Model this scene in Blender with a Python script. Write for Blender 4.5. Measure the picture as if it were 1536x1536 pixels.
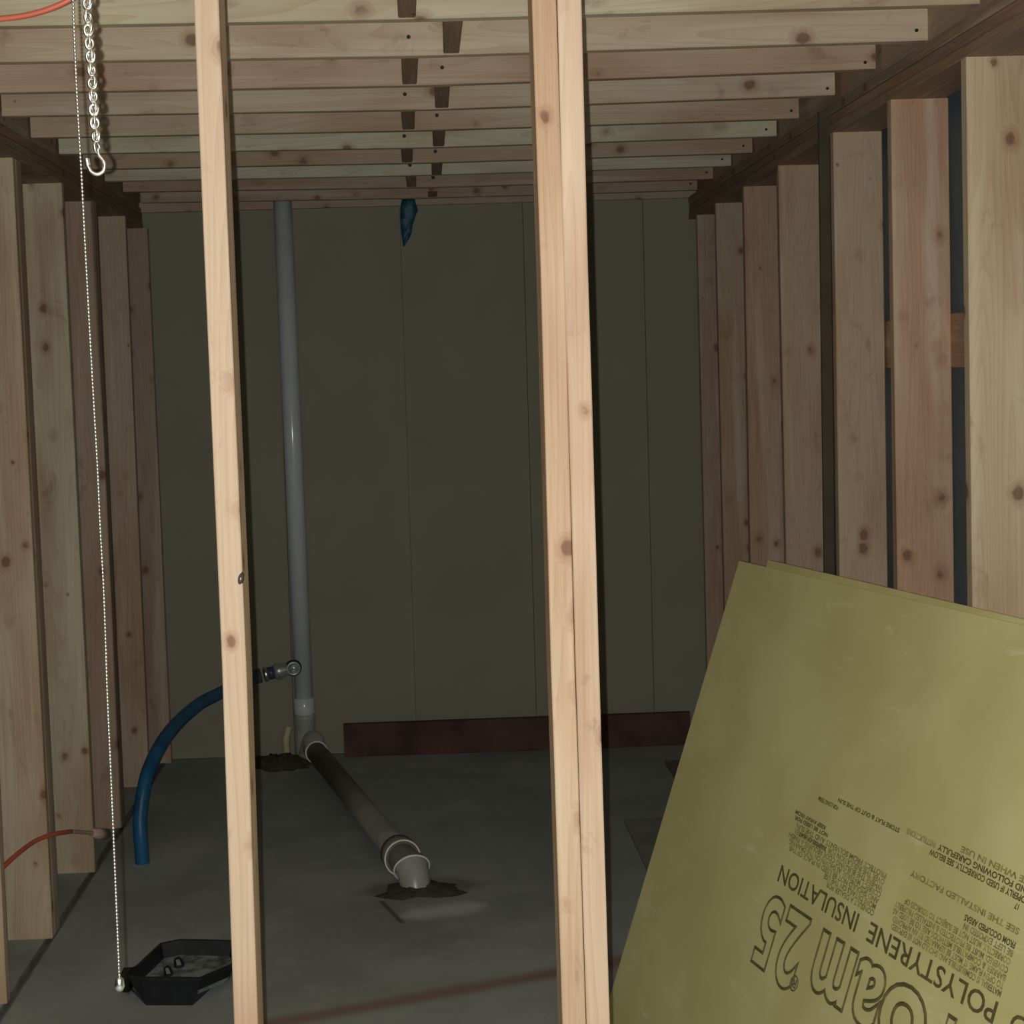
import bpy, bmesh, math, random
from mathutils import Vector, Matrix
random.seed(7)
for o in list(bpy.data.objects): bpy.data.objects.remove(o)
SC = bpy.context.scene
COL = SC.collection

# ------------------------------------------------------------------ camera
HC = 1.7126                                  # eye height
F, CX, CY = 2456.2, 690.0, 715.2             # focal length and principal point, in pixels of a 1536 frame
RR = Vector((0.9991754, -0.0271559, -0.0301827))      # camera right
DD = Vector((-0.0318479, -0.0631360, -0.9974966))     # camera down
FF = Vector((0.0251823, 0.9976354, -0.0639488))       # camera forward
cam = bpy.data.cameras.new('camera'); cam.sensor_width = 36; cam.sensor_fit = 'HORIZONTAL'
cam.lens = F / 1536 * 36
cam.shift_x = (768 - CX) / 1536; cam.shift_y = (CY - 768) / 1536
cam.clip_start = 0.05
camo = bpy.data.objects.new('camera', cam); COL.objects.link(camo)
camo.matrix_world = Matrix(((RR.x, -DD.x, -FF.x, 0), (RR.y, -DD.y, -FF.y, 0), (RR.z, -DD.z, -FF.z, HC), (0, 0, 0, 1)))
SC.camera = camo

# ------------------------------------------------------------------ light: a dark shed lit by the phone's flash
w = bpy.data.worlds.new('night'); SC.world = w; w.use_nodes = True
w.node_tree.nodes['Background'].inputs[0].default_value = (0.45, 0.55, 0.65, 1)
w.node_tree.nodes['Background'].inputs[1].default_value = 0.0025
fl = bpy.data.lights.new('phone_flash', 'POINT'); fl.energy = 205; fl.shadow_soft_size = 0.003
fl.color = (1.0, 0.985, 0.955)
flo = bpy.data.objects.new('phone_flash', fl); COL.objects.link(flo)
flo.location = Vector((0, 0, HC)) - RR * 0.0172 + FF * 0.01
SC.view_settings.view_transform = 'Standard'; SC.view_settings.look = 'None'
SC.view_settings.gamma = 1; SC.view_settings.use_curve_mapping = False
SC.view_settings.exposure = 0.0

# ------------------------------------------------------------------ measuring helpers
def ray(px, py): return RR * ((px - CX) / F) + DD * ((py - CY) / F) + FF
EYE = Vector((0, 0, HC))
def atY(px, py, Y): r = ray(px, py); return EYE + r * (Y / r.y)
def atZ(px, py, z=0.0): r = ray(px, py); return EYE + r * ((z - HC) / r.z)

# ------------------------------------------------------------------ materials
def newmat(name):
    m = bpy.data.materials.new(name); m.use_nodes = True
    nt = m.node_tree; b = nt.nodes['Principled BSDF']
    return m, nt, b
def N(nt, t, **k):
    n = nt.nodes.new(t)
    for a, v in k.items(): setattr(n, a, v)
    return n
def mix(nt, fac, a, b, mode='MIX'):
    n = nt.nodes.new('ShaderNodeMix'); n.data_type = 'RGBA'; n.blend_type = mode
    for s, v in ((n.inputs[0], fac), (n.inputs[6], a), (n.inputs[7], b)):
        if hasattr(v, 'is_linked'): nt.links.new(v, s)
        elif isinstance(v, (tuple, list)): s.default_value = (*v, 1)
        else: s.default_value = v
    return n.outputs[2]
def math_(nt, op, a, b=None, c=None):
    n = nt.nodes.new('ShaderNodeMath'); n.operation = op
    for s, v in zip(n.inputs, (a, b, c)):
        if v is None: continue
        if hasattr(v, 'is_linked'): nt.links.new(v, s)
        else: s.default_value = v
    return n.outputs[0]
def ramp(nt, v, a, b, lo=0.0, hi=1.0):
    n = nt.nodes.new('ShaderNodeMapRange'); n.interpolation_type = 'SMOOTHSTEP'
    nt.links.new(v, n.inputs[0]); n.inputs[1].default_value = a; n.inputs[2].default_value = b
    n.inputs[3].default_value = lo; n.inputs[4].default_value = hi
    return n.outputs[0]
def mapping(nt, src, scale=(1, 1, 1), loc=(0, 0, 0)):
    n = N(nt, 'ShaderNodeMapping'); nt.links.new(src, n.inputs[0])
    n.inputs['Scale'].default_value = scale; n.inputs['Location'].default_value = loc
    return n.outputs[0]
def noise(nt, vec, scale, detail=2, rough=.5, dist=0):
    n = N(nt, 'ShaderNodeTexNoise'); nt.links.new(vec, n.inputs['Vector'])
    n.inputs['Scale'].default_value = scale; n.inputs['Detail'].default_value = detail
    n.inputs['Roughness'].default_value = rough; n.inputs['Distortion'].default_value = dist
    return n.outputs['Fac']

def wood_mat():
    """softwood lumber; object colour gives the tone of each board, the object random number its figure"""
    m, nt, b = newmat('softwood')
    L = nt.links
    tc = N(nt, 'ShaderNodeTexCoord'); oi = N(nt, 'ShaderNodeObjectInfo')
    va = N(nt, 'ShaderNodeVectorMath', operation='ADD'); L.new(tc.outputs['Object'], va.inputs[0])
    cb = N(nt, 'ShaderNodeCombineXYZ')
    r = oi.outputs['Random']
    for i, k in enumerate((13.1, 7.7, 31.3)): L.new(math_(nt, 'MULTIPLY', r, k), cb.inputs[i])
    L.new(cb.outputs[0], va.inputs[1]); P = va.outputs[0]
    # knots
    vo = N(nt, 'ShaderNodeTexVoronoi'); vo.inputs['Scale'].default_value = 1; vo.inputs['Randomness'].default_value = 1
    nv_ = N(nt, 'ShaderNodeTexNoise'); nv_.inputs['Scale'].default_value = 55; nv_.inputs['Detail'].default_value = 2; L.new(P, nv_.inputs['Vector'])
    sc_ = N(nt, 'ShaderNodeVectorMath', operation='SCALE'); L.new(nv_.outputs['Color'], sc_.inputs[0]); sc_.inputs['Scale'].default_value = .012
    ad_ = N(nt, 'ShaderNodeVectorMath', operation='ADD'); L.new(P, ad_.inputs[0]); L.new(sc_.outputs[0], ad_.inputs[1])
    L.new(mapping(nt, ad_.outputs[0], (11, 11, 8.5)), vo.inputs['Vector'])
    d = vo.outputs['Distance']
    sp = N(nt, 'ShaderNodeSeparateColor'); L.new(vo.outputs['Color'], sp.inputs[0])
    size = ramp(nt, sp.outputs[0], 0, 1, .04, .19)
    kd = math_(nt, 'DIVIDE', d, size)
    knot = ramp(nt, kd, .55, 1.0, 1, 0)
    halo = ramp(nt, kd, .7, 2.0, 1, 0)
    # growth rings: contour lines of a long stretched noise, pushed aside round the knots
    base = noise(nt, mapping(nt, P, (9, 9, .55)), 1.0, 1.5, .4, .3)
    base = math_(nt, 'ADD', base, math_(nt, 'MULTIPLY', halo, .10))
    ph = math_(nt, 'FRACT', math_(nt, 'MULTIPLY', base, 22))
    ringv = math_(nt, 'POWER', ph, 2.2)
    fib = noise(nt, mapping(nt, P, (260, 260, 5)), 1, 2)
    blo = noise(nt, mapping(nt, P, (6, 6, 1.6)), 1, 2)
    tone = oi.outputs['Color']
    c = mix(nt, math_(nt, 'MULTIPLY', ringv, .30), tone, (.46, .25, .12))
    c = mix(nt, math_(nt, 'MULTIPLY', ramp(nt, blo, .42, .66), .48), c, (.40, .20, .11))
    blo2 = noise(nt, mapping(nt, P, (16, 16, .9), (5, 2, 9)), 1, 3, .6, .4)
    c = mix(nt, math_(nt, 'MULTIPLY', ramp(nt, blo2, .52, .72), .30), c, (.88, .80, .62))
    smudge = noise(nt, mapping(nt, P, (12, 12, 7), (1, 8, 3)), 1, 4, .65, .8)
    c = mix(nt, math_(nt, 'MULTIPLY', ramp(nt, smudge, .58, .74), .42), c, (.26, .15, .09))
    c = mix(nt, math_(nt, 'MULTIPLY', ramp(nt, fib, .35, .7), .14), c, (.85, .72, .52))
    c = mix(nt, math_(nt, 'MULTIPLY', halo, .42), c, (.34, .15, .08))
    c = mix(nt, math_(nt, 'MULTIPLY', knot, .62), c, (.12, .05, .025))
    L.new(c, b.inputs['Base Color'])
    b.inputs['Roughness'].default_value = .62; b.inputs['Specular IOR Level'].default_value = .25
    bp = N(nt, 'ShaderNodeBump'); bp.inputs['Strength'].default_value = .25; bp.inputs['Distance'].default_value = .002
    L.new(math_(nt, 'ADD', math_(nt, 'MULTIPLY', fib, .5), math_(nt, 'MULTIPLY', ringv, .5)), bp.inputs['Height'])
    L.new(bp.outputs[0], b.inputs['Normal'])
    return m
WOOD = wood_mat()

def plain(name, col, rough=.6, metal=0, spec=.5, var=.12, scale=12, bump=0, bscale=60):
    m, nt, b = newmat(name)
    tc = N(nt, 'ShaderNodeTexCoord').outputs['Object']
    n = noise(nt, tc, scale, 3)
    c = mix(nt, ramp(nt, n, .3, .7), tuple(x * (1 - var) for x in col), tuple(min(1, x * (1 + var)) for x in col))
    nt.links.new(c, b.inputs['Base Color'])
    b.inputs['Roughness'].default_value = rough; b.inputs['Metallic'].default_value = metal
    b.inputs['Specular IOR Level'].default_value = spec
    if bump:
        bp = N(nt, 'ShaderNodeBump'); bp.inputs['Strength'].default_value = bump; bp.inputs['Distance'].default_value = .003
        nt.links.new(noise(nt, tc, bscale, 3), bp.inputs['Height']); nt.links.new(bp.outputs[0], b.inputs['Normal'])
    return m

def box_mask(nt, pos, x0, y0, x1, y1, half, soft, wob):
    """1 within `half` of the floor segment (x0,y0)-(x1,y1), wobbled by noise"""
    sx = N(nt, 'ShaderNodeSeparateXYZ'); nt.links.new(pos, sx.inputs[0]); X, Y = sx.outputs[0], sx.outputs[1]
    L_ = math.hypot(x1 - x0, y1 - y0); ux, uy = (x1 - x0) / L_, (y1 - y0) / L_
    dx = math_(nt, 'SUBTRACT', X, x0); dy = math_(nt, 'SUBTRACT', Y, y0)
    t = math_(nt, 'ADD', math_(nt, 'MULTIPLY', dx, ux), math_(nt, 'MULTIPLY', dy, uy))
    s = math_(nt, 'ADD', math_(nt, 'MULTIPLY', dx, -uy), math_(nt, 'MULTIPLY', dy, ux))
    over = math_(nt, 'MAXIMUM', math_(nt, 'SUBTRACT', t, L_), math_(nt, 'MULTIPLY', t, -1))
    over = math_(nt, 'MAXIMUM', over, 0.0)
    d = math_(nt, 'ADD', math_(nt, 'ABSOLUTE', s), over)
    d = math_(nt, 'ADD', d, math_(nt, 'MULTIPLY', math_(nt, 'SUBTRACT', wob, .5), half * 1.2))
    return ramp(nt, d, half - soft, half + soft, 1, 0)

def concrete_mat():
    m, nt, b = newmat('concrete'); L = nt.links
    P = N(nt, 'ShaderNodeTexCoord').outputs['Object']
    big = noise(nt, P, 1.7, 4, .6); mid = noise(nt, P, 9, 4, .6); fine = noise(nt, P, 140, 3, .7)
    c = mix(nt, ramp(nt, big, .3, .7), CON_A, CON_B)
    c = mix(nt, math_(nt, 'MULTIPLY', ramp(nt, mid, .52, .75), .30), c, CON_C)
    c = mix(nt, math_(nt, 'MULTIPLY', ramp(nt, fine, .4, .8), .18), c, (.20, .20, .17))
    wob = noise(nt, P, 11, 3, .6)
    # rusty streak across the front, pale cement patch and dirt round the drain elbow, white dust by the water pipe
    a, e = atZ(370, 1542), atZ(960, 1437)
    wob2 = noise(nt, mapping(nt, P, (1.2, 1.2, 1)), 2.5, 2)
    c = mix(nt, math_(nt, 'MULTIPLY', box_mask(nt, P, a.x, a.y, e.x, e.y, .036, .034, wob2), .72), c, (.27, .135, .085))
    a2, e2 = atZ(420, 1505), atZ(760, 1462)
    c = mix(nt, math_(nt, 'MULTIPLY', box_mask(nt, P, a2.x, a2.y, e2.x, e2.y, .06, .08, wob2), .22), c, (.30, .17, .12))
    a, e = atZ(622, 1372), atZ(708, 1360)
    c = mix(nt, math_(nt, 'MULTIPLY', box_mask(nt, P, a.x, a.y, e.x, e.y, .050, .04, wob), .72), c, (.74, .80, .84))
    a, e = atZ(235, 1292), atZ(300, 1272)
    c = mix(nt, math_(nt, 'MULTIPLY', box_mask(nt, P, a.x, a.y, e.x, e.y, .09, .09, wob), .32), c, (.60, .66, .64))
    a, e = atZ(572, 1352), atZ(603, 1384)
    c = mix(nt, math_(nt, 'MULTIPLY', box_mask(nt, P, a.x, a.y, e.x, e.y, .007, .012, wob), .9), c, (.05, .045, .035))
    a, e = atZ(575, 1335), atZ(690, 1328)
    c = mix(nt, math_(nt, 'MULTIPLY', box_mask(nt, P, a.x, a.y, e.x, e.y, .085, .05, wob), .55), c, (.13, .11, .08))
    a, e = atZ(395, 1138), atZ(455, 1142)
    c = mix(nt, math_(nt, 'MULTIPLY', box_mask(nt, P, a.x, a.y, e.x, e.y, .15, .08, wob), .7), c, (.09, .085, .065))
    c = mix(nt, math_(nt, 'MULTIPLY', box_mask(nt, P, -1.187, 1.5, -1.187, 7.3, .013, .006, wob), .6), c, (.06, .045, .035))
    L.new(c, b.inputs['Base Color'])
    b.inputs['Roughness'].default_value = .8; b.inputs['Specular IOR Level'].default_value = .3
    bp = N(nt, 'ShaderNodeBump'); bp.inputs['Strength'].default_value = .35; bp.inputs['Distance'].default_value = .004
    L.new(math_(nt, 'ADD', mid, math_(nt, 'MULTIPLY', fine, .4)), bp.inputs['Height']); L.new(bp.outputs[0], b.inputs['Normal'])
    return m
CON_A, CON_B, CON_C = (.33, .37, .345), (.45, .50, .475), (.60, .66, .66)

def foam_mat():
    m, nt, b = newmat('yellow_foam_board'); L = nt.links
    P = N(nt, 'ShaderNodeTexCoord').outputs['Object']
    big = noise(nt, P, 3.2, 3, .55, .4)
    c = mix(nt, ramp(nt, big, .3, .72), (.60, .57, .25), (.70, .68, .33))
    scuff = noise(nt, mapping(nt, P, (3, 14, 3)), 1.6, 4, .6, .5)
    c = mix(nt, math_(nt, 'MULTIPLY', ramp(nt, scuff, .60, .76), .42), c, (.92, .92, .66))
    dent = N(nt, 'ShaderNodeTexVoronoi'); L.new(mapping(nt, P, (6, 6, 6)), dent.inputs['Vector'])
    dd = ramp(nt, dent.outputs['Distance'], .02, .05, 1, 0)
    c = mix(nt, math_(nt, 'MULTIPLY', dd, .6), c, (.95, .95, .85))
    L.new(c, b.inputs['Base Color'])
    b.inputs['Roughness'].default_value = .45; b.inputs['Specular IOR Level'].default_value = .35
    bp = N(nt, 'ShaderNodeBump'); bp.inputs['Strength'].default_value = .2; bp.inputs['Distance'].default_value = .004
    L.new(noise(nt, P, 14, 3), bp.inputs['Height']); L.new(bp.outputs[0], b.inputs['Normal'])
    return m
FOAM = foam_mat()
CONC = concrete_mat()
PANEL = plain('faded_foam_panel', (.335, .325, .245), .85, var=.05, scale=2, spec=.2)
PVC = plain('grey_pvc', (.66, .72, .74), .17, var=.05, scale=5, spec=.5)
PVCW = plain('dusty_pvc', (.40, .42, .38), .30, var=.15, scale=14, spec=.5)
DARKPVC = plain('soiled_pvc', (.20, .20, .165), .6, var=.2, scale=8)
LIP = plain('white_pvc_rim', (.95, .93, .88), .5, var=.05)
BLUE = plain('blue_polyethylene', (.02, .125, .27), .42, var=.25, scale=9, spec=.4)
BLACKP = plain('black_plastic', (.012, .015, .018), .45, var=.3, scale=20)
DUST = plain('dusty_black_plastic', (.19, .225, .21), .8, var=.6, scale=26)
GALV = plain('galvanised_steel', (.84, .84, .80), .3, metal=1, var=.05, scale=40)
BRASSY = plain('valve_metal', (.50, .55, .52), .35, metal=.6, var=.15, scale=30)
ORANGE = plain('orange_jacket', (.60, .135, .075), .45, var=.08)
PINK = plain('pale_pink_plug', (.62, .44, .37), .5, var=.1, scale=50)
SIDING = plain('blue_grey_sheet_steel', (.20, .26, .29), .45, metal=.3, var=.15, scale=4)
WRAP = plain('brown_grey_sheathing', (.24, .19, .165), .8, var=.12, scale=3)
DIRT = plain('dark_soil', (.085, .075, .055), .95, var=.35, scale=60, bump=.4, bscale=90)
TEAL = plain('teal_plastic_scrap', (.01, .10, .145), .5, var=.3, scale=20)
INK = plain('dark_ink', (.13, .11, .04), .6, var=.25, scale=35)
FAINT = plain('faded_ink', (.31, .285, .10), .6, var=.35, scale=45)
NAIL = plain('dark_nail_head', (.035, .028, .022), .6, metal=.4)
YELLOW = plain('yellowed_stub', (.55, .53, .32), .6, var=.15, scale=30)
GREYBOARD = plain('grey_underlay_board', (.29, .30, .27), .85, var=.12, scale=6)
DARKSTRIP = plain('dark_olive_strip', (.085, .07, .04), .85, var=.15, scale=6)

# ------------------------------------------------------------------ object helpers
def tag(o, label=None, cat=None, group=None, kind=None):
    if label: o['label'] = label
    if cat: o['category'] = cat
    if group: o['group'] = group
    if kind: o['kind'] = kind
    return o
def empty(name, loc, label=None, cat=None, group=None, kind=None):
    o = bpy.data.objects.new(name, None); o.location = loc; o.empty_display_size = .05; COL.objects.link(o)
    return tag(o, label, cat, group, kind)
ROOTLOC = {}
def link(name, me, mat, parent=None, mw=None, color=None, smooth=False):
    o = bpy.data.objects.new(name, me); COL.objects.link(o)
    if mat: me.materials.append(mat)
    if smooth: me.shade_smooth()
    mw = mw if mw is not None else Matrix.Identity(4)
    if parent is not None:
        o.parent = parent
        o.matrix_basis = WORLD(parent).inverted() @ mw
    else: o.matrix_basis = mw
    if color: o.color = (*color, 1)
    return o
def WORLD(o):
    m = o.matrix_basis.copy()
    return (WORLD(o.parent) @ m) if o.parent else m
def mesh(verts, faces, name='m'):
    me = bpy.data.meshes.new(name); me.from_pydata([tuple(v) for v in verts], [], faces); me.validate(); me.update()
    bm = bmesh.new(); bm.from_mesh(me); bmesh.ops.recalc_face_normals(bm, faces=bm.faces); bm.to_mesh(me); bm.free()
    return me
def obj(name, verts, faces, mat, parent=None, color=None, smooth=False, origin=None):
    if origin is None:
        origin = Vector((sum(v[0] for v in verts) / len(verts), sum(v[1] for v in verts) / len(verts), min(v[2] for v in verts)))
    origin = Vector(origin)
    me = mesh([Vector(v) - origin for v in verts], faces, name)
    return link(name, me, mat, parent, Matrix.Translation(origin), color, smooth)
# frames in which local Z is the long axis of a board
AX = {'Z': Matrix(((1, 0, 0), (0, 1, 0), (0, 0, 1))),
      'X': Matrix(((0, 0, 1), (1, 0, 0), (0, 1, 0))),     # local Z -> X, X -> Y, Y -> Z
      'Y': Matrix(((0, 1, 0), (0, 0, 1), (1, 0, 0)))}     # local Z -> Y, Y -> X, X -> Z
def board(name, axis, secs, parent, color, ch=.0025, mat=None):
    """secs: (centre, half_a, half_b) with a,b = local X,Y of the axis frame; chamfered rectangle lofted through them"""
    A = AX[axis]; Ai = A.transposed()
    org = Vector(secs[0][0])
    vs, fs = [], []
    for c, a, b in secs:
        c = Ai @ (Vector(c) - org)
        for x, y in ((-a + ch, -b), (a - ch, -b), (a, -b + ch), (a, b - ch), (a - ch, b), (-a + ch, b), (-a, b - ch), (-a, -b + ch)):
            vs.append((c.x + x, c.y + y, c.z))
    n = len(secs)
    for i in range(n - 1):
        for k in range(8):
            fs.append((i * 8 + k, i * 8 + (k + 1) % 8, i * 8 + 8 + (k + 1) % 8, i * 8 + 8 + k))
    fs.append(tuple(range(7, -1, -1))); fs.append(tuple((n - 1) * 8 + k for k in range(8)))
    mw = Matrix.Translation(org) @ A.to_4x4()
    return link(name, mesh(vs, fs, name), mat or WOOD, parent, mw, color)
def tube_geo(pts, rad, seg=16, cap=True):
    pts = [Vector(p) for p in pts]; n = len(pts)
    if not hasattr(rad, '__len__'): rad = [rad] * n
    vs, fs = [], []
    up = None
    for i, p in enumerate(pts):
        t = (pts[min(i + 1, n - 1)] - pts[max(i - 1, 0)]).normalized()
        if up is None: up = t.orthogonal().normalized()
        up = (up - t * up.dot(t)).normalized(); s = t.cross(up)
        for k in range(seg):
            a = 2 * math.pi * k / seg
            vs.append(p + (up * math.cos(a) + s * math.sin(a)) * rad[i])
    for i in range(n - 1):
        for k in range(seg):
            fs.append((i * seg + k, i * seg + (k + 1) % seg, (i + 1) * seg + (k + 1) % seg, (i + 1) * seg + k))
    if cap: fs.append(tuple(range(seg - 1, -1, -1))); fs.append(tuple((n - 1) * seg + k for k in range(seg)))
    return vs, fs
def tube(name, pts, rad, mat, parent=None, seg=16, cap=True):
    v, f = tube_geo(pts, rad, seg, cap); return obj(name, v, f, mat, parent, smooth=seg > 6)
def spline(pts, n=8):
    pts = [Vector(p) for p in pts]; out = []
    for i in range(len(pts) - 1):
        p0 = pts[max(i - 1, 0)]; p1 = pts[i]; p2 = pts[i + 1]; p3 = pts[min(i + 2, len(pts) - 1)]
        for k in range(n):
            t = k / n
            out.append(.5 * ((2 * p1) + (p2 - p0) * t + (2 * p0 - 5 * p1 + 4 * p2 - p3) * t * t + (3 * p1 - p0 - 3 * p2 + p3) * t ** 3))
    out.append(pts[-1]); return out
def torus_geo(c, nrm, R, r, seg=32, rs=8, a0=0, a1=2 * math.pi):
    nrm = Vector(nrm).normalized(); u = nrm.orthogonal().normalized(); v = nrm.cross(u); c = Vector(c)
    vs, fs = [], []
    for i in range(seg):
        a = a0 + (a1 - a0) * i / seg; d = u * math.cos(a) + v * math.sin(a)
        for k in range(rs):
            b = 2 * math.pi * k / rs; vs.append(c + d * (R + r * math.cos(b)) + nrm * (r * math.sin(b)))
    for i in range(seg):
        for k in range(rs):
            j = (i + 1) % seg; fs.append((i * rs + k, j * rs + k, j * rs + (k + 1) % rs, i * rs + (k + 1) % rs))
    return vs, fs
def box_geo(x0, x1, y0, y1, z0, z1):
    return ([(x0, y0, z0), (x1, y0, z0), (x1, y1, z0), (x0, y1, z0), (x0, y0, z1), (x1, y0, z1), (x1, y1, z1), (x0, y1, z1)],
            [(0, 3, 2, 1), (4, 5, 6, 7), (0, 1, 5, 4), (1, 2, 6, 5), (2, 3, 7, 6), (3, 0, 4, 7)])
def join(parts):
    vs, fs = [], []
    for v, f in parts:
        n = len(vs); vs += list(v); fs += [tuple(i + n for i in q) for q in f]
    return vs, fs

# tones (object colour of the lumber)
PALE = (.74, .68, .47); TAN = (.66, .50, .33); PINKT = (.62, .45, .32); RED = (.55, .36, .25)
GREEN = (.66, .66, .46); HONEY = (.63, .49, .35); BROWN = (.48, .33, .22)

# ================================================================== THE SHELL
XL, XR = -1.185, 1.242          # inner faces of the side walls
YB = 7.345
# floor: two pours with an open joint between them
prof = [(-2.6, 0), (-1.199, 0), (-1.195, -.018), (-1.179, -.018), (-1.175, 0), (2.6, 0), (2.6, -.15), (-2.6, -.15)]
v = [(x, -1.2, z) for x, z in prof] + [(x, 7.6, z) for x, z in prof]
n = len(prof)
floor = obj('floor', v, [(i, (i + 1) % n, n + (i + 1) % n, n + i) for i in range(n)] + [tuple(range(n)), tuple(range(2 * n - 1, n - 1, -1))], CONC, origin=(0, 0, 0))
tag(floor, 'grey stained concrete slab with a dark joint along the left studs', kind='structure')

# ceiling deck with joists, blocking and rim boards under it
v, f = box_geo(-2.6, 2.6, -1.2, 7.6, 2.632, 2.65)
ceiling = obj('ceiling', v, f, plain('ceiling_sheathing', (.45, .36, .26), .8), origin=(0, 0, 2.632))
tag(ceiling, 'open joist ceiling with staggered blocking between the joists', kind='structure')
JY = [3.6324 + .4064 * k for k in range(10)]; JY[9] = 7.15
jl = [(0, 39), (0, 93), (0, 138.8), (3, 174), (46.5, 206.3), (88.5, 230.8), (125, 253.8), (157.4, 271.8), (184.5, 287.9), (212.4, 304)]
jr = [(1470, 5.5), (1391.8, 60.3), (1313.6, 103), (1252.5, 142.6), (1198.4, 177.3), (1164.9, 204), (1128.6, 229), (1096.6, 248.7), (1069.7, 268.4), (1045.8, 285)]
jm = [28, 83, 127.6, 164, 195, 221, 244, 262.5, 281, 297]
jc = [PALE, (.70, .57, .41), (.62, .46, .34), (.66, .56, .41), (.60, .49, .35), (.66, .64, .47), (.52, .40, .29), (.68, .68, .50), (.48, .36, .27), (.46, .36, .28)]
joists = []
T2 = .019
def joist(Y, pl, pm, pr, col, xl=None):
    a = atY(*pl, Y); m_ = atY(640, pm, Y); b = atY(*pr, Y)
    if xl is not None:
        s = (m_.z - a.z) / (m_.x - a.x); a = Vector((xl, Y, m_.z + s * (xl - m_.x)))
    secs = []
    for p in (a, m_, b):
        top = 2.630
        secs.append((Vector((p.x, Y + T2, (p.z + top) / 2)), T2, (top - p.z) / 2))
    o = board('joist', 'X', secs, ceiling, col)
    joists.append((o, Y, m_.z)); return o
joist(3.226, (640, -39), -39, (1560, -50), PALE, None)  # nearest one, above the frame
o0 = joists[0][0]; bpy.data.objects.remove(o0); joists.clear()
secs = [(Vector((x, 3.226 + T2, 2.556)), T2, .073) for x in (-1.16, 1.25)]
o0 = board('joist', 'X', secs, ceiling, PALE); joists.append((o0, 3.226, 2.484))
for k in range(10):
    joist(JY[k], jl[k], jm[k], jr[k], jc[k], xl=-1.175 if k < 3 else None)
bl = [((595.7, 623.3), (598, 623), 2), ((663.6, 695.4), (665, 689), 30), ((601, 627), (603.8, 625), 85), ((651.7, 673.8), (653, 672.5), 129),
      ((601, 622), (604, 621.5), 166), ((648, 668), (650, 666), 197), ((601, 619), (603, 618.6), 223), ((646.5, 664), (648, 662), 246), ((608, 624), (610.8, 623.8), 264), ((641, 657), (642, 655.6), 282)]
BCOL = (.30, .215, .155)
for k, (ne, fa, y) in enumerate(bl):
    Y0 = joists[k][1] + .0385; Y1 = joists[k + 1][1] - .0005
    zb = min(joists[k][2], joists[k + 1][2]) + .003
    ca = (ne[0] + ne[1]) / 2; cb = (fa[0] + fa[1]) / 2
    pa = atY(ca, jm[k - 1] if k else -30, Y0); pb = atY(cb, jm[k], Y1)
    h = (2.628 - zb) / 2
    board('blocking', 'Y', [(Vector((pa.x, Y0, zb + h)), h, .0205), (Vector((pb.x, Y1, zb + h)), h, .0195)], ceiling, BCOL)
    # nails driven through the joist in front of / behind the block
    for jj, yy in ((k, joists[k][1]), ):
        if k == 0: continue
        X = (pa.x + pb.x) / 2 - .002
        for dz in ((.045, .09) if k < 6 else (.04,)):
            c = Vector((X + random.uniform(-.006, .006), yy, joists[k][2] + dz))
            v, f = tube_geo([c + Vector((0, -.0025, 0)), c + Vector((0, .002, 0))], .0042 + .0004 * k, 8)
            obj('nail_head', v, f, NAIL, joists[k][0])
for k in range(1, 11):
    o, Y, zb = joists[k]; p = atY(*jr[k - 1], Y)
    for dz in (.03, .1):
        c = Vector((p.x - .03 + random.uniform(-.008, .008), Y, zb + dz))
        v, f = tube_geo([c + Vector((0, -.0025, 0)), c + Vector((0, .002, 0))], .0045, 8)
        obj('nail_head', v, f, NAIL, o)
# rim boards
board('rim_board', 'Y', [(Vector((1.303, 2.67, 2.545)), .087, .019), (Vector((1.291, YB, 2.545)), .087, .019)], ceiling, (.50, .40, .29))
board('rim_board', 'Y', [(Vector((-1.222, 2.67, 2.545)), .087, .019), (Vector((-1.212, YB, 2.545)), .087, .019)], ceiling, (.34, .25, .18))

# side walls: outer skin is the wall, studs / plates / girts are its pieces
def ribbed(name, x, sgn, mat, label, ribs):
    pts = []
    y = 2.67
    while y < 7.5:
        if ribs: pts += [(y, 0), (y + .16, 0), (y + .175, .018), (y + .2, .018), (y + .215, 0)]; y += .229
        else: pts += [(y, 0)]; y += .6
    pts.append((7.5, 0))
    v, f = [], []
    for (yy, d) in pts: v += [(x - sgn * d, yy, 0), (x - sgn * d, yy, 2.62), (x + sgn * .03, yy, 0), (x + sgn * .03, yy, 2.62)]
    for i in range(len(pts) - 1):
        a = i * 4; b = a + 4
        f += [(a, b, b + 1, a + 1), (a + 2, a + 3, b + 3, b + 2), (a + 1, b + 1, b + 3, a + 3), (a, a + 2, b + 2, b)]
    f += [(0, 1, 3, 2), (b, b + 2, b + 3, b + 1)]
    o = obj(name, v, f, mat, origin=(x, 4.9, 0)); return tag(o, label, kind='structure')
wall_right = ribbed('wall_right', 1.455, 1, SIDING, 'right stud wall backed by blue grey ribbed steel', True)
wall_left = ribbed('wall_left', -1.372, -1, WRAP, 'left stud wall backed by brown grey sheathing', False)

TH = .14
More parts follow.
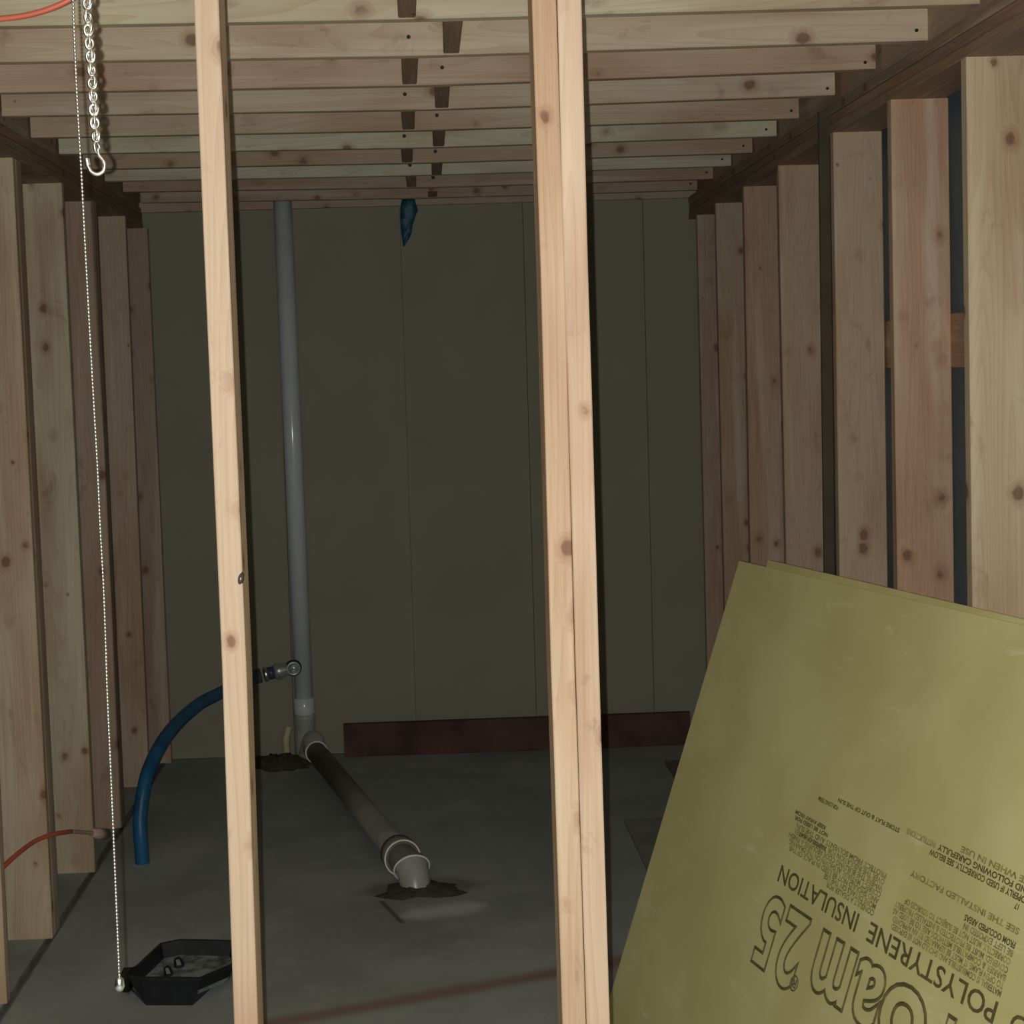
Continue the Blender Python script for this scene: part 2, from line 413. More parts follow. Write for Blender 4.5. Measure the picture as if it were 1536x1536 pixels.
# right studs: two pixels down the inner edge; depth follows from the wall plane
rs = [((1449.4, 85.4), (1459, 900)), ((1336.3, 149.2), (1346.5, 882)), ((1249.8, 198.6), (1259.5, 858)), ((1167.3, 248.4), (1179.7, 848)),
      ((1115.6, 279.7), (1126, 843)), ((1073.4, 304.7), (1087, 897)), ((1045.5, 322.3), (1058.6, 897))]
rc = [(.66, .53, .35), (.60, .41, .28), (.58, .44, .31), (.55, .41, .29), (.52, .35, .25), (.52, .42, .29), (.48, .36, .27)]
plate_r = []
def at_X(px, py, X): r = ray(px, py); return EYE + r * (X / r.x)
plate_r.append((3.03, 2.37))
rst = [1.0, 1.07, 1.03, 1.0, .93, .9, .9]
for i, (p, q) in enumerate(rs):
    a = at_X(*p, XR); Y = min(a.y, 7.28); a = atY(*p, Y); b = atY(*q, Y)
    s = (b.x - a.x) / (b.z - a.z); x0 = a.x - s * a.z
    w2 = TH / 2 * rst[i]
    board('stud', 'Z', [(Vector((x0 + w2, Y + T2, 0)), w2, T2), (Vector((a.x + w2, Y + T2, a.z)), w2, T2)], wall_right, rc[i])
    plate_r.append((Y, a.z))
# left studs: top corner and bottom corner of the inner edge
ls = [(None, (10.4, 1505.6)), ((18.6, 236.3), (78.8, 1404.8)), ((92.2, 274.3), (142.5, 1307)), ((140, 301.4), (182.5, 1240)), ((187.4, 323.8), (224, 1181)), ((220.9, 342), (257, 1145))]
lc = [(.62, .50, .34), (.63, .53, .38), (.62, .55, .40), (.50, .37, .28), (.58, .46, .34), (.44, .34, .27)]
plate_l = []
for i, (p, q) in enumerate(ls):
    if p is None:
        b = atZ(*q); Y = b.y; a = Vector((XL, Y, 2.38)); b = Vector((b.x, Y, 0))
    else:
        b = atZ(*q); a = at_X(*p, XL); Y = min((a.y + b.y) / 2, 7.29); a = atY(*p, Y); b = atY(*q, Y); b.z = 0
    w2 = TH / 2
    board('stud', 'Z', [(Vector((b.x - w2, Y + T2, 0)), w2, T2), (Vector((a.x - w2, Y + T2, a.z)), w2, T2)], wall_left, lc[i])
    if i in (1, 3):
        d_ = .034 if i == 1 else .019
        board('stud', 'Z', [(Vector((b.x - w2, Y + .0385 + d_, 0)), w2, d_), (Vector((a.x - w2, Y + .0385 + d_, a.z)), w2, d_)], wall_left, (.50, .40, .32) if i == 1 else (.30, .2, .15))
    plate_l.append((Y, a.z))
    print('left stud', i, round(Y, 3), [round(t, 3) for t in a], [round(t, 3) for t in b])
print('plate_r', plate_r)
def plates(pl, x, parent, sgn):
    zs = [(2.67, pl[0][1])] + [(y, z) for y, z in pl] + [(YB, pl[-1][1])]
    for lay in range(3):
        secs = []
        for y, z in zs:
            t = ((2.462 if sgn > 0 else 2.475) - z) / 3
            secs.append((Vector((x + sgn * TH / 2, y, z + t * (lay + .5))), t / 2 - .0005, TH / 2 - (.002 if lay == 1 else 0)))
        board('top_plate', 'Y', secs, parent, [(.27, .20, .14), (.24, .17, .12), (.27, .20, .14)][lay])  # same wood as the studs; shade by the joist ends put into its tone
plates(plate_r, XR, wall_right, 1)
plates(plate_l, XL, wall_left, -1)
for z in (.60, 1.755):
    board('girt', 'Y', [(Vector((XR + TH + .028, 2.67, z)), .07, .019), (Vector((XR + TH + .028, YB, z)), .07, .019)], wall_right, (.40, .25, .17))

# back wall: backing with four foam panels, a ledger above
v, f = box_geo(-1.45, 1.5, YB + .026, YB + .06, 0, 2.63)
wall_back = obj('wall_back', v, f, WRAP, origin=(0, YB + .026, 0)); tag(wall_back, 'back wall covered with tall olive grey foam panels', kind='structure')
xs = [-1.30, -.60, -.047, .50, 1.037, 1.40]
for i in range(5):
    v, f = box_geo(xs[i] + .0012, xs[i + 1] - .0012, YB - .001 * (i % 2), YB + .0255, .004, 2.628)
    obj('foam_panel', v, f, PANEL, wall_back)
lz = atY(640, 307.5, 7.32).z
lz0 = atY(230, 316, 7.32).z
board('ledger', 'X', [(Vector((XL - .05, 7.329, (2.50 + lz) / 2)), .015, (2.5 - lz) / 2), (Vector((XR + .04, 7.329, (2.50 + lz) / 2)), .015, (2.5 - lz) / 2)], wall_back, (.50, .40, .32))

# front wall: one single stud and one doubled stud
wall_front = empty('wall_front', (0, 2.573, 0), 'near stud wall, one single stud and one doubled stud', None, None, 'structure')
YF = 2.573
def fg(pts, off, col, w=.0381, jit=0):
    secs = []
    P_ = [atY(x, y, YF) for x, y in pts]
    lo, hi = P_[-1], P_[0]
    s = (P_[-2] - lo) / (P_[-2].z - lo.z); P_.append(lo + s * (0 - lo.z))
    s = (hi - P_[1]) / (hi.z - P_[1].z); P_.insert(0, hi + s * (2.555 - hi.z))
    for p in reversed(P_):
        secs.append((Vector((p.x + off + w / 2, YF + .0445, p.z)), w / 2, .0445))
    return board('stud', 'Z', secs, wall_front, col, ch=.0016)
fg([(290.4, 0), (307, 400), (320, 700), (333, 1000), (343.5, 1320), (351, 1536)], 0, HONEY)
kp_ = atY(362, 868, 2.574)
v, f = torus_geo((0, 0, 0), (0, 1, 0), .003, .003, 12, 6)
v = [Vector((kp_.x - .001 + q.x * .9 + q.z * .35, kp_.y + q.y * .5, kp_.z + q.z * 1.9)) for q in v]
obj('knot', v, f, NAIL, wall_front.children[0])
dbl = [(797.7, 0), (810.7, 400), (816, 600), (826.5, 1000), (831, 1130), (843.7, 1536)]
fg(dbl, 0, (.66, .50, .335), w=.0378)
fg([(835.5, 0), (845.6, 400), (852, 600), (863, 1000), (867, 1130), (879.5, 1536)], .0006, (.68, .52, .38), w=.0375)
board('stud', 'Z', [(Vector((1.412, YF + .0445, 0)), T2, .0445), (Vector((1.412, YF + .0445, 2.555)), T2, .0445)], wall_front, TAN)
for z in (2.575, 2.612):
    board('top_plate', 'X', [(Vector((-1.3, YF + .0445, z)), .0445, .0183), (Vector((1.43, YF + .0445, z)), .0445, .0183)], wall_front, TAN)

# ================================================================== THINGS
# plank standing on edge at the foot of the back wall
a = atZ(517, 1134); 
pl = board('floor_plank', 'X', [(Vector((-.374, 7.296, .074)), .019, .074), (Vector((1.19, 7.296, .074)), .019, .074)], None, (.1, .05, .04), mat=plain('dark_red_plank', (.105, .052, .042), .8, var=.35, scale=5))
tag(pl, 'dark reddish plank standing on edge along the foot of the back wall', 'plank')

# dark strip standing by the third right stud
p0 = atY(1231, 166, 4.86); p1 = atY(1248, 166, 4.86); q0 = atY(1243, 858, 4.86)
st = board('dark_batten', 'Z', [(Vector((1.215 + .008, 4.875, 0)), .0165, .008), (Vector(((p0.x + p1.x) / 2 - .004, 4.875, p0.z)), .0165, .008)], None, (.2, .2, .1), mat=DARKSTRIP)
tag(st, 'narrow dark olive strip standing upright against the right wall plates', 'strip')

# ---- drain: vertical stack, hub, run along the floor, elbow into the slab
YP = 7.262
dr = empty('drain_pipe', (-.53, YP, 0), 'pale grey plastic drain stack at the back wall with a run along the floor', 'pipe')
top = atY(423, 290, YP); bot = atY(456.5, 1062, YP); dirv = (top - bot).normalized()
tube('upright_pipe', [bot, bot + dirv * ((2.60 - bot.z) / dirv.z)], .0405, PVC, dr, 40)
hub0 = bot + dirv * .045; 
tube('hub', [bot + dirv * .048, bot + dirv * .045, bot + dirv * -.02, bot + dirv * -.03], [.043, .0475, .0475, .043], PVC, dr, 40)
front_c = atZ(604, 1287, .066)
back_c = Vector((bot.x + .05, YP - .12, .066))
run = (front_c - back_c).normalized()
e0 = bot - dirv * .03
tube('elbow', spline([e0, e0 - dirv * .10, e0 - dirv * .20 + run * .01, back_c + Vector((-.012, .045, .035)), back_c + run * .02], 6), [.046] * 24 + [.049], PVCW, dr, 32)
hb, hf = torus_geo(back_c + run * .035, run, .0475, .0032, 40, 8)
obj('hub_rim', hb, hf, LIP, dr, smooth=True)
tube('hub', [back_c + run * -.03, back_c + run * .033], .0485, PVCW, dr, 40)
tube('floor_pipe', [back_c + run * .02, front_c - run * .05], .0445, DARKPVC, dr, 40)
tube('hub', [front_c - run * .075, front_c - run * .07, front_c - run * .002], [.056, .0625, .0625], DARKPVC, dr, 40)
hb, hf = torus_geo(front_c, run, .0612, .0030, 48, 8); obj('hub_rim', hb, hf, LIP, dr, smooth=True)
dn = (run + Vector((.10, 0, -.9))).normalized()
c2 = front_c + run * .075 + Vector((.013, 0, -.014))
tube('elbow', spline([front_c - run * .01, front_c + run * .035, c2 + dn * -.005], 6), [.050] * 12 + [.056], DARKPVC, dr, 36)
d2 = (run * .9 + Vector((0, 0, -.55))).normalized()
hb, hf = torus_geo(c2, d2, .0610, .0034, 48, 8); obj('hub_rim', hb, hf, LIP, dr, smooth=True)
tube('elbow', spline([c2 - d2 * .004, c2 + d2 * .035, c2 + d2 * .06 + Vector((0, 0, -.03)), c2 + d2 * .065 + Vector((0, 0, -.075))], 5), [.056, .0555, .055, .054, .053, .053, .052, .052, .051, .051, .05, .05, .05, .05, .05, .05], PVCW, dr, 36)

# soil thrown up round the two floor openings
def mound(name, cx, cy, rx, ry, h, label, n=26, seed=1, tilt=0):
    rnd = random.Random(seed); v, f = [], []
    rings = 7; jit = [1 + rnd.uniform(-.28, .28) for _ in range(n)]
    v.append((cx, cy, h * .7))
    for r in range(1, rings + 1):
        for k in range(n):
            a = 2 * math.pi * k / n; q = r / rings
            x = cx + rx * q * jit[k] * math.cos(a); y = cy + ry * q * jit[k] * math.sin(a) + tilt * rx * q * math.cos(a)
            z = h * (1 - q * q) * (.6 + .6 * rnd.random()) if r < rings else -.001
            v.append((x, y, z))
    for k in range(n): f.append((0, 1 + k, 1 + (k + 1) % n))
    for r in range(rings - 1):
        for k in range(n): f.append((1 + r * n + k, 1 + (r + 1) * n + k, 1 + (r + 1) * n + (k + 1) % n, 1 + r * n + (k + 1) % n))
    o = obj(name, v, f, DIRT, smooth=True); o['kind'] = 'stuff'
    return tag(o, label, 'dirt', None, 'stuff')
c = atZ(632, 1334); mound('loose_soil', c.x, c.y, .15, .10, .018, 'dark soil scattered round the front drain elbow', seed=4)
c = atZ(420, 1146); mound('loose_soil', c.x, c.y - .01, .17, .12, .045, 'dark soil heap at the foot of the grey drain stack', seed=9)

# ---- yellowed stub behind the drain elbow
s0, s1, s2 = atY(434, 1090, 7.30), atY(429, 1108, 7.285), atY(430, 1131, 7.26)
o = tube('pipe_stub', spline([s0, s1, s2], 5), .017, YELLOW, None, 16); tag(o, 'short yellowish curved stub beside the foot of the drain stack', 'pipe')

# ---- blue water pipe with its valve
bp_ = [((214.5, 1297), 5.77), ((211, 1255), 5.77), ((210.4, 1222), 5.79), ((217, 1177), 5.83), ((227.5, 1143.8), 5.9), ((247.7, 1107), 6.05), ((270.6, 1080), 6.22),
       ((298.8, 1056), 6.42), ((323.8, 1042.7), 6.6), ((352, 1029), 6.82), ((380, 1016), 7.03)]
pts = [atY(*p, y) for p, y in bp_]; pts[0].z = -.03
wp = empty('water_pipe', (pts[0].x, pts[0].y, 0), 'thick blue pipe curving out of the floor to a small metal valve', 'pipe')
sp = spline(pts, 6)
tube('blue_pipe', sp, [.0255 - .0 * i for i in range(len(sp))], BLUE, wp, 24)
va, vb = atY(378, 1016.5, 7.04), atY(441, 1001, 7.08)
ax = (vb - va).normalized()
def L_(t): return va + ax * t
tube('coupling', [L_(-.01), L_(.04)], .031, plain('dark_coupling', (.10, .09, .11), .5), wp, 28)
tube('clamp', [L_(.052), L_(.056), L_(.064), L_(.068)], [.031, .034, .034, .031], GALV, wp, 28)
tube('coupling', [L_(.068), L_(.10)], .028, plain('dark_blue_coupling', (.05, .07, .12), .4), wp, 28)
tube('valve_body', [L_(.095), L_(.105), L_(.125), L_(.15), L_(.19)], [.026, .036, .036, .030, .029], BRASSY, wp, 28)
cf = vb + Vector((0, -.03, 0)); fd = Vector((.12, -1, -.05)).normalized()
tube('valve_outlet', [vb + Vector((0, .03, 0)), cf], .029, BRASSY, wp, 28)
hb, hf = torus_geo(cf, fd, .026, .006, 32, 8); obj('cap_ring', hb, hf, BRASSY, wp, smooth=True)
hb, hf = torus_geo(cf + fd * .002, fd, .010, .003, 24, 6); obj('cap_ring', hb, hf, BRASSY, wp, smooth=True)
tube('gasket', [cf - fd * .014, cf - fd * .008], .036, BLACKP, wp, 28)

# ---- black tray on the floor
RZ = .082
rim_px = [(188, 1456), (206, 1448), (241, 1415), (270, 1409), (318, 1410), (352, 1411), (368, 1424), (350, 1446), (301, 1467), (212, 1466), (190, 1463)]
rim = [atZ(x, y, RZ) for x, y in rim_px]
cx_ = sum(p.x for p in rim) / len(rim); cy_ = sum(p.y for p in rim) / len(rim)
base = [Vector((cx_ + (p.x - cx_) * .93, cy_ + (p.y - cy_) * .97, 0)) for p in rim]
for i, (x, y) in {0: (191, 1480), 7: (343, 1459), 8: (289, 1508), 9: (219, 1508), 10: (197, 1486)}.items(): base[i] = atZ(x, y, 0)
tr = empty('plastic_tray', (cx_, cy_, 0), 'shallow black plastic tray lying on the concrete behind the single near stud', 'tray')
def shrink(poly, k, z): return [Vector((cx_ + (p.x - cx_) * k, cy_ + (p.y - cy_) * k, z)) for p in poly]
loops = [base, [b.lerp(r_, .9) for b, r_ in zip(base, rim)], shrink(rim, 1.03, RZ - .006), shrink(rim, 1.03, RZ), shrink(rim, .95, RZ), shrink(rim, .86, .03), ]
v, f = [], []
nn = len(rim)
for lp in loops: v += lp
for i in range(len(loops) - 1):
    for k in range(nn): f.append((i * nn + k, i * nn + (k + 1) % nn, (i + 1) * nn + (k + 1) % nn, (i + 1) * nn + k))
f.append(tuple(range(nn)))
obj('shell', v, f, BLACKP, tr)
v = shrink(rim, .90, .042) + shrink(rim, .86, .030)
f = [tuple(range(nn)), tuple(range(2 * nn - 1, nn - 1, -1))] + [(k, (k + 1) % nn, nn + (k + 1) % nn, nn + k) for k in range(nn)]
tag(obj('bottom', v, f, DUST, tr), 'dusty grey bottom of the tray')
for (x, y, r_) in ((268, 1446, .014), (252, 1459, .012)):
    c = atZ(x, y, .05); v, f = tube_geo([c + Vector((0, 0, -.012)), c + Vector((.002, 0, .0)), c + Vector((-.003, .002, .016)), c + Vector((0, 0, .02))], [r_, r_ * 1.1, r_ * .8, .002], 7)
    obj('lug', v, f, BLACKP, tr)
hl = Vector((rim[0].x - .004, rim[0].y, 0))
v, f = box_geo(hl.x - .004, hl.x + .018, hl.y - .025, hl.y + .02, .03, .084); obj('side_lug', v, f, BLACKP, tr)

# ---- chains hanging in front
YC = 1.78
def hang(name, label, cat, top_): return empty(name, top_, label, cat)
cp = [(129.5, -40), (131, 0), (133, 50), (137, 100), (140, 150), (142.5, 190), (146, 226)]
cpts = spline([atY(x, y, YC) for x, y in cp], 10)
d0 = (cpts[0] - cpts[3]).normalized(); cpts = [cpts[0] + d0 * ((2.632 - cpts[0].z) / d0.z)] + cpts
jc_ = empty('hook_chain', cpts[0], 'bright galvanised link chain ending in an open hook, hanging at upper left', 'chain')
# arc length sampling
def walk(pts, step):
    out = [pts[0].copy()]; need = step; prev = pts[0]; i = 1
    while i < len(pts):
        seg = (pts[i] - prev).length
        if seg >= need: prev = prev + (pts[i] - prev).normalized() * need; out.append(prev.copy()); need = step
        else: need -= seg; prev = pts[i]; i += 1
    return out
CS = 1.78 / 2.10
lk = walk(cpts[::-1], .0165 * CS)
def link_mesh():
    """double-loop jack chain link: two loops set at right angles"""
    path = []
    for t in range(15):
        a = math.pi * 2 * t / 14; path.append(Vector((.0052 * math.sin(a), 0, -.0058 + .0068 * math.cos(a))))
    for t in range(1, 15):
        a = math.pi * 2 * t / 14; path.append(Vector((0, .0052 * math.sin(a), .0078 - .0068 * math.cos(a))))
    v, f = tube_geo([p * CS for p in path], .0021 * CS, 6); return mesh(v, f, 'link')
lm = link_mesh(); lm.materials.append(GALV); lm.shade_smooth()
for i, p in enumerate(lk[:-1]):
    o = bpy.data.objects.new('link', lm); COL.objects.link(o); o.parent = jc_
    tdir = (lk[i + 1] - p).normalized() if i + 1 < len(lk) else Vector((0, 0, 1))
    mw = Matrix.Translation(p + tdir * .010 * CS) @ tdir.to_track_quat('Z', 'Y').to_matrix().to_4x4() @ Matrix.Rotation(random.uniform(-.5, .5) + (.8 if i % 2 else 0), 4, 'Z')
    o.matrix_basis = Matrix.Translation(-Vector(cpts[0])) @ mw
hk = [(147.5, 222), (148, 232), (154, 240), (157, 248), (154.5, 257), (146, 261.5), (137, 258), (132.5, 250), (130.5, 241), (130.2, 238)]
hp = spline([atY(x, y, YC) for x, y in hk], 5)
rad = [.0012] + [.0017] * 10 + [.0021] * (len(hp) - 21) + [.0033] * 10
tube('hook', hp, rad, GALV, jc_, 12)

YK = 1.90
kp = [(108, -60), (109.5, 0), (114, 115), (118.5, 200), (122.3, 265), (129, 395), (138, 560), (146, 700), (150, 787), (155, 877), (158, 955), (161, 1045), (166.5, 1168), (176, 1395), (179, 1470)]
kpts = spline([atY(x, y, YK) for x, y in kp], 8)
d0 = (kpts[0] - kpts[3]).normalized(); kpts = [kpts[0] + d0 * ((2.632 - kpts[0].z) / d0.z)] + kpts
bc_ = empty('bead_chain', kpts[0], 'long thin beaded pull chain hanging straight down at left', 'chain')
bm = bmesh.new(); bmesh.ops.create_icosphere(bm, subdivisions=1, radius=.0021)
bv = [v_.co.copy() for v_ in bm.verts]; bf = [tuple(v_.index for v_ in f_.verts) for f_ in bm.faces]; bm.free()
rnd = random.Random(3)
parts = []
for p in walk(kpts, .0043):
    ang = Matrix.Rotation(rnd.uniform(0, 6), 3, 'Z') @ Matrix.Rotation(rnd.uniform(0, 6), 3, 'X')
    parts.append(([ang @ q + p for q in bv], bf))
v, f = join(parts); tag(obj('beads', v, f, GALV, bc_, smooth=True), kind='stuff')
tube('wire', kpts, .0006, GALV, bc_, 5)
e_ = kpts[-1]
tube('end_bell', [e_ + Vector((0, 0, .004)), e_ + Vector((0, 0, .001)), e_ + Vector((0, 0, -.008)), e_ + Vector((0, 0, -.013))], [.0015, .005, .0062, .0035], GALV, bc_, 14)

# ---- orange cord at the top left corner, draped under the ceiling
cpx = [(-260, 12), (-160, 26), (-60, 32), (0, 28.5), (40, 23), (75, 13), (105, -1), (140, -26), (165, -60)]
pp = spline([atY(x, y, 2.62) for x, y in cpx], 6)
pp += [Vector((pp[-1].x + .01, 2.62, 2.632))]
o = tube('extension_cord', pp, .0046, ORANGE, None, 10)
tag(o, 'orange cord drooping across the top left corner in front of the joists', 'cord')
# ---- orange tube coming out of the left wall, near the floor
tp = [((-24, 1330), 4.68), ((0, 1305), 4.72), ((25, 1282), 4.80), ((52, 1262), 4.92), ((78, 1252), 5.0), ((100, 1248), 5.1), ((112, 1247.5), 5.2), ((142, 1250), 5.38)]
pts = spline([atY(*p, y) for p, y in tp], 6)
ot = empty('orange_tube', (pts[0].x, pts[0].y, 0), 'thin orange tube arching past the lower left studs to a pale plug', 'cord')
tube('tube', [p for p in pts[:len(pts) - 8]], .0072, ORANGE, ot, 12)
tag(tube('tube_end', pts[len(pts) - 9:], .0066, plain('pale_tube', (.62, .46, .33), .6), ot, 12), 'pale beige stretch of the tube')
a, b_ = atY(138, 1249.5, 5.36), atY(157, 1251, 5.46)
tag(tube('plug', [a, a.lerp(b_, .3), a.lerp(b_, .35), b_], [.013, .016, .019, .019], PINK, ot, 16), 'pale pink plug')
tube('plug_tip', [b_, b_ + (b_ - a).normalized() * .008], .018, BLACKP, ot, 16)

# ---- teal scrap under the last joist
tv = []
outline = [(603, 299, 622, 299), (601, 308, 624, 306), (600.5, 318, 627, 315), (600.5, 330, 623, 326), (601, 342, 619, 338), (602, 352, 617.5, 349), (603.5, 361, 614, 358), (605, 371, 608, 368)]
v = []
for i, (x0, y0, x1, y1) in enumerate(outline):
    a, b_ = atY(x0, y0, 7.30), atY(x1, y1, 7.30)
    for t in (0, .33, .66, 1):
        q = a.lerp(b_, t); q.y += .012 * math.sin(i * 1.7 + t * 5) - .012; v.append(q)
nv = len(v)
f = [(i * 4 + k, i * 4 + k + 1, i * 4 + k + 5, i * 4 + k + 4) for i in range(len(outline) - 1) for k in range(3)]
v2 = [q + Vector((0, .0015, 0)) for q in v]
f2 = [tuple(i + nv for i in reversed(q)) for q in f]
edge = [(i * 4, i * 4 + 4, nv + i * 4 + 4, nv + i * 4) for i in range(len(outline) - 1)] + [(i * 4 + 3, nv + i * 4 + 3, nv + i * 4 + 7, i * 4 + 7) for i in range(len(outline) - 1)] + [(0, nv, nv + 1, 1), (1, nv + 1, nv + 2, 2), (2, nv + 2, nv + 3, 3)]
o = obj('plastic_scrap', v + v2, f + f2 + edge, TEAL, smooth=True)
tag(o, 'ragged teal plastic scrap hanging from the ledger on the back wall', 'scrap')

# ---- grey flat boards lying on the floor at the foot of the right wall
def slab(name, x0, x1, y0, y1, h, mat, label, cat, skew=0):
    v = [(x0, y0, 0), (x1, y0, 0), (x1, y1 + skew, 0), (x0, y1, 0), (x0, y0, h), (x1, y0, h), (x1, y1 + skew, h), (x0, y1, h)]
    return tag(obj(name, v, box_geo(0, 1, 0, 1, 0, 1)[1], mat), label, cat)
slab('floor_board', .732, 1.21, 4.98, 6.06, .012, GREYBOARD, 'grey flat sheet lying on the floor behind the leaning yellow boards', 'board', .03)['group'] = 'flat boards on the floor'
slab('floor_board', 1.02, 1.22, 6.55, 6.93, .018, plain('dark_board', (.19, .19, .17), .8), 'small dark board on the floor by the far right corner', 'board')['group'] = 'flat boards on the floor'

# ================================================================== leaning foam boards
D_ = Vector((-0.20852607, 0.97791182, -0.01432973)).normalized()
E_ = Vector((-0.32019352, -0.0821065, -0.94378739)); E_ = (E_ - D_ * E_.dot(D_)).normalized()
NRM = D_.cross(E_).normalized()                     # faces the camera
P0 = Vector((0.90736823, 4.63370479, -0.56207765 + HC))
if NRM.dot(EYE - P0) < 0: NRM = -NRM
# bring the sheet nearer along the line of sight until its foot lies just below the frame
_r = ray(897, 1552); _s = (P0 - EYE).dot(NRM) / _r.dot(NRM); KB = HC / -(_r.z * _s)
P0 = EYE + (P0 - EYE) * KB
print('board scale', KB, 'foot', (P0 + E_ * (P0.z / -E_.z))[:], 'height', P0.z / -E_.z)
def bp3(u, v_, n_=0.0): return P0 - D_ * u * KB + E_ * v_ * KB + NRM * n_
def foam(name, u0, u1, v0a, v0b, v1, n0, n1, label):
    """sheet between distances u0..u1 from the far edge; top edge height varies v0a..v0b, bottom v1"""
    eps = .006
    vs = []
    for nn_ in (n0, n1):
        for (u, v_) in ((u0, v0a), (u1, v0b), (u1, v1), (u0, v1)): vs.append(bp3(u, v_, nn_))
    f = box_geo(0, 1, 0, 1, 0, 1)[1]
    f = [(0, 1, 2, 3), (7, 6, 5, 4), (0, 4, 5, 1), (1, 5, 6, 2), (2, 6, 7, 3), (3, 7, 4, 0)]
    # local frame of the board for the texture: x along the sheet, y up it
    Mx = Matrix((D_, -E_, NRM)).transposed()
    if Mx.determinant() < 0: Mx = Matrix((-D_, -E_, NRM)).transposed()
    mw = Matrix.Translation(bp3(u0, v1, n1)) @ Mx.to_4x4()
    inv = mw.inverted()
    me = mesh([inv @ q for q in vs], f, name)
    bm = bmesh.new(); bm.from_mesh(me); bmesh.ops.bevel(bm, geom=bm.edges[:], offset=.0012, segments=1, affect='EDGES'); bm.to_mesh(me); bm.free()
    return tag(link(name, me, FOAM, None, mw), label, 'foam board')
floorv = (0 - P0.z) / E_.z / KB
front = foam('foam_board', 0, 2.44, 0, 0, floorv + .000, 0, -.025, 'olive yellow foam board printed with upside down lettering, front one of the leaning pair'); front['group'] = 'leaning foam boards'
def on_plane(px, py, n_):
    r = ray(px, py); o_ = P0 + NRM * n_; s = (o_ - EYE).dot(NRM) / r.dot(NRM); X = EYE + r * s - o_
    return -X.dot(D_) / KB, X.dot(E_) / KB
u_a, v_a = on_plane(1152, 839.5, -.0265); u_b, v_b = on_plane(1536, 928.5, -.0265)
sl = (v_b - v_a) / (u_b - u_a); u1 = 2.44
fv2 = (P0.z + NRM.z * -.0265 - .0) / -E_.z / KB
back = foam('foam_board', u_a, u1, v_a, v_a + sl * (u1 - u_a), fv2, -.0265, -.0515, 'plain yellow foam board tucked behind the printed one, showing only along its top edge')
back['group'] = 'leaning foam boards'; print('back sheet', u_a, v_a, u_b, v_b)

# printed lettering: flat ink on the front sheet; it reads upside down, running away from the camera
TXM = Matrix((D_ * KB, E_ * KB, D_.cross(E_) * KB)).transposed()
if D_.cross(E_).dot(NRM) < 0: print('WARNING mirrored text')
BOLD = [.012]
def text_geo(s, outline=0.0):
    cu = bpy.data.curves.new('t', 'FONT'); cu.body = s; cu.size = 1; cu.resolution_u = 3; cu.offset = .03 if outline else BOLD[0]
    if outline: cu.fill_mode = 'NONE'; cu.bevel_depth = outline; cu.bevel_resolution = 0; cu.resolution_u = 5
    ob = bpy.data.objects.new('t', cu); COL.objects.link(ob)
    dg = bpy.context.evaluated_depsgraph_get()
    me = bpy.data.meshes.new_from_object(ob.evaluated_get(dg))
    vs = [v_.co.copy() for v_ in me.vertices]; fs = [tuple(p.vertices) for p in me.polygons]
    bpy.data.objects.remove(ob); bpy.data.curves.remove(cu); bpy.data.meshes.remove(me)
    return vs, fs
def fit(vs, x0, x1, y0, y1, ylo=None, yhi=None, zs=0.0):
    ax_, bx = min(v.x for v in vs), max(v.x for v in vs)
    ay = min(v.y for v in vs) if ylo is None else ylo; by = max(v.y for v in vs) if yhi is None else yhi
    return [Vector((x0 + (v.x - ax_) / (bx - ax_) * (x1 - x0), y0 + (v.y - ay) / (by - ay) * (y1 - y0), v.z * zs)) for v in vs]
def word(s, us, ue, vb_, vt, outline=0, xh=None, shear=0):
    """ink word starting at us, ending at ue (u shrinks while reading), baseline vb_, cap top vt"""
    vs, fs = text_geo(s, outline)
    vs = fit(vs, -us, -ue, vb_, vt, None if s.isdigit() or outline else 0.0, None if (s.isdigit() or outline) else .69, .15)
    if shear: vs = [Vector((v.x + (v.y - vb_) * shear, v.y, v.z)) for v in vs]
    return vs, fs
ORG = bp3(0, 0, 0)
def ink(name, parts_, mat, label=None, lift=.0007):
    vs, fs = join(parts_)
    mw = Matrix.Translation(ORG + NRM * lift) @ TXM.to_4x4()
    me = bpy.data.meshes.new(name); me.from_pydata([tuple(v) for v in vs], [], fs); me.update()
    o = link(name, me, mat, front, mw)
    if label: o['label'] = label
    return o
ink('description_word', [word('EXTRUDED', 2.10, 1.738, .690, .732)], INK)
ink('description_word', [word('POLYSTYRENE', 1.690, 1.198, .692, .733)], INK)
ink('description_word', [word('INSULATION', 1.147, .750, .692, .732)], INK)
B = .0165
ink('product_lettering', [word('F', 1.585, 1.505, .762, .95, B), word('o', 1.500, 1.318, .758, .905, B), word('a', 1.322, 1.196, .760, .898, B), word('m', 1.190, 1.016, .762, .901, B),
     word('2', .960, .843, .760, .944, B), word('5', .828, .727, .760, .938, B)], INK, 'large outlined logo letters and the number 25')
vs, fs = torus_geo((-.962, .912, 0), (0, 0, 1), .0165, .002, 24, 4); v2, f2 = word('R', .971, .953, .902, .922)
ink('registered_mark', [(vs, fs), (v2, f2)], INK)

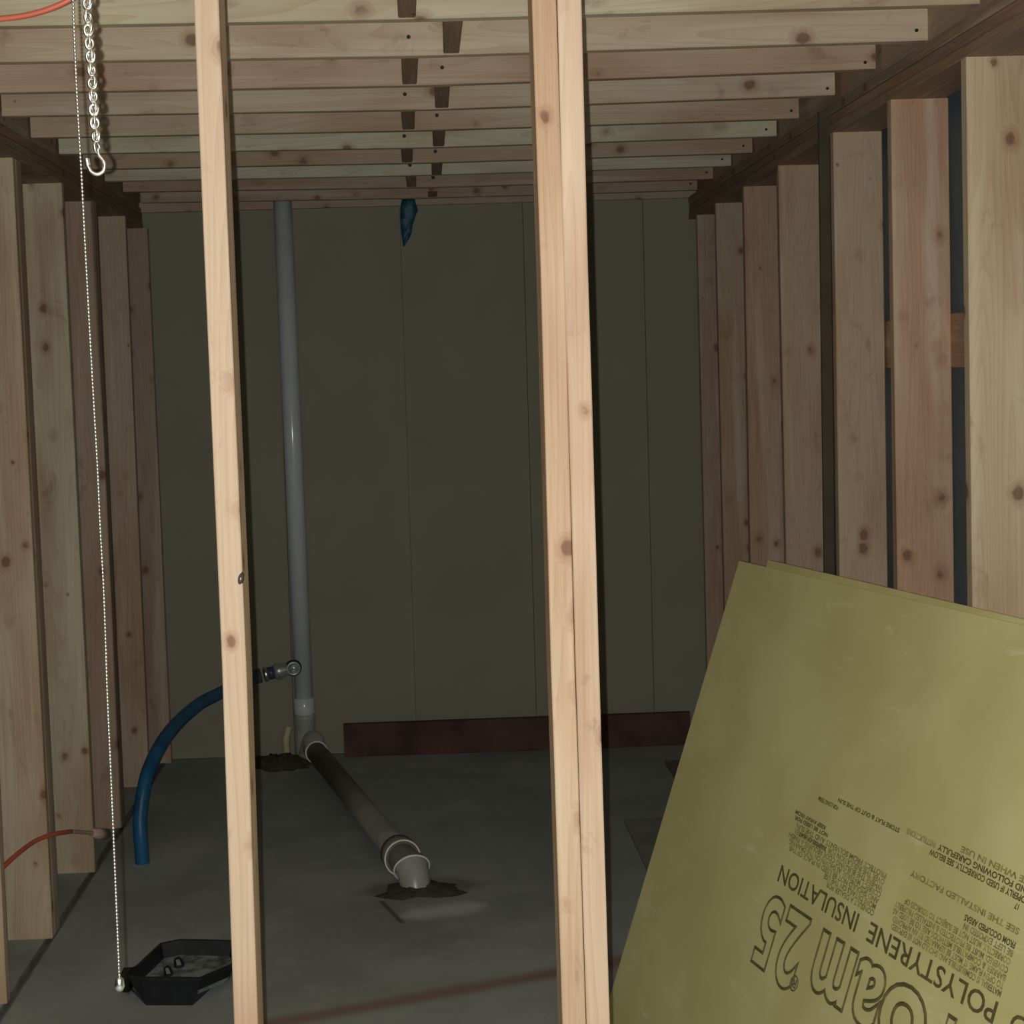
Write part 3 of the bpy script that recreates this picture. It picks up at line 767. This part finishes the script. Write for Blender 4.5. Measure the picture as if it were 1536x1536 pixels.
PRINT = {}; BOLD[0] = .032
def rows(lines, mat, name, ch=.0118):
    ps = PRINT.setdefault(mat.name, [])
    for (s, us, ue, vb_) in lines: ps.append(word(s, us, ue, vb_, vb_ + ch))
rows([('MATERIAL IS COMBUSTIBLE AND SHOULD NOT BE EXPOSED', 1.690, 1.278, .670), ('TO OPEN FLAME. IT MUST BE SEPARATED BY AN APPROVED', 1.690, 1.275, .655),
      ('BARRIER & COMPATIBLE METHODS ARE TO BE USED AS', 1.690, 1.268, .640), ('COVERED. MUST BE PROTECTED & INSTALLED PROPERLY', 1.690, 1.266, .625),
      ('CORRECTLY, MUST NOT BE SUBJECT TO SOURCES OF', 1.690, 1.30, .609), ('BE LEFT EXPOSED IN', 1.690, 1.52, .593)], FAINT, 'small_print')
rows([('FROM OCCUPIED AREAS', 1.690, 1.515, .577), ('INSTALLED PROPERLY IF USED CORRECTLY. SEE BELOW', 1.80, 1.335, .493),
      ('OPTIONS AND FOLLOWING CAREFULLY', 1.80, 1.36, .476), ('17', 1.668, 1.655, .510)], INK, 'small_print')
rows([('INSTRUCTIONS', 1.35, 1.232, .476), ('ON SITE WHEN IN USE', 1.76, 1.440, .459), ('SEE THE INSTALLED FACTORY', 1.69, 1.29, .551)], FAINT, 'small_print')
rows([('CONSULT A DEALER FOR', 1.200, .975, .668), ('MORE DETAILS ON THE USE', 1.200, .955, .654), ('AND SHOULD NOT BE USED IN PLACE OF THE', 1.205, .762, .640),
      ('CORRECT MATERIAL AS SHOWN ON THE DRAWING', 1.205, .752, .626), ('WHERE THE BUILDING CODE REQUIRES A FINISH', 1.205, .742, .612),
      ('OVER THE INSULATION FOR THE WHOLE AREA', 1.205, .760, .598), ('PROTECT FROM SOLVENTS AND THE SUN', 1.205, .765, .584)], FAINT, 'small_print')
rows([('NOT BE USED FOR', .92, .745, .570), ('KEEP AWAY FROM', .90, .741, .557), ('SOURCES OF HEAT', .93, .79, .600)], INK, 'small_print', .009)
rows([('STORE FLAT & OUT OF THE SUN', 1.205, .92, .484), ('FOR LONG TERM', .93, .83, .502)], INK, 'small_print', .0095)

for mn, ps in PRINT.items(): ink('small_print', ps, bpy.data.materials[mn], None, .0006)['kind'] = 'stuff'
for o in bpy.data.objects:
    if o.name.split('.')[0] == 't': print('leftover', o.name)
print('objects', len(bpy.data.objects))
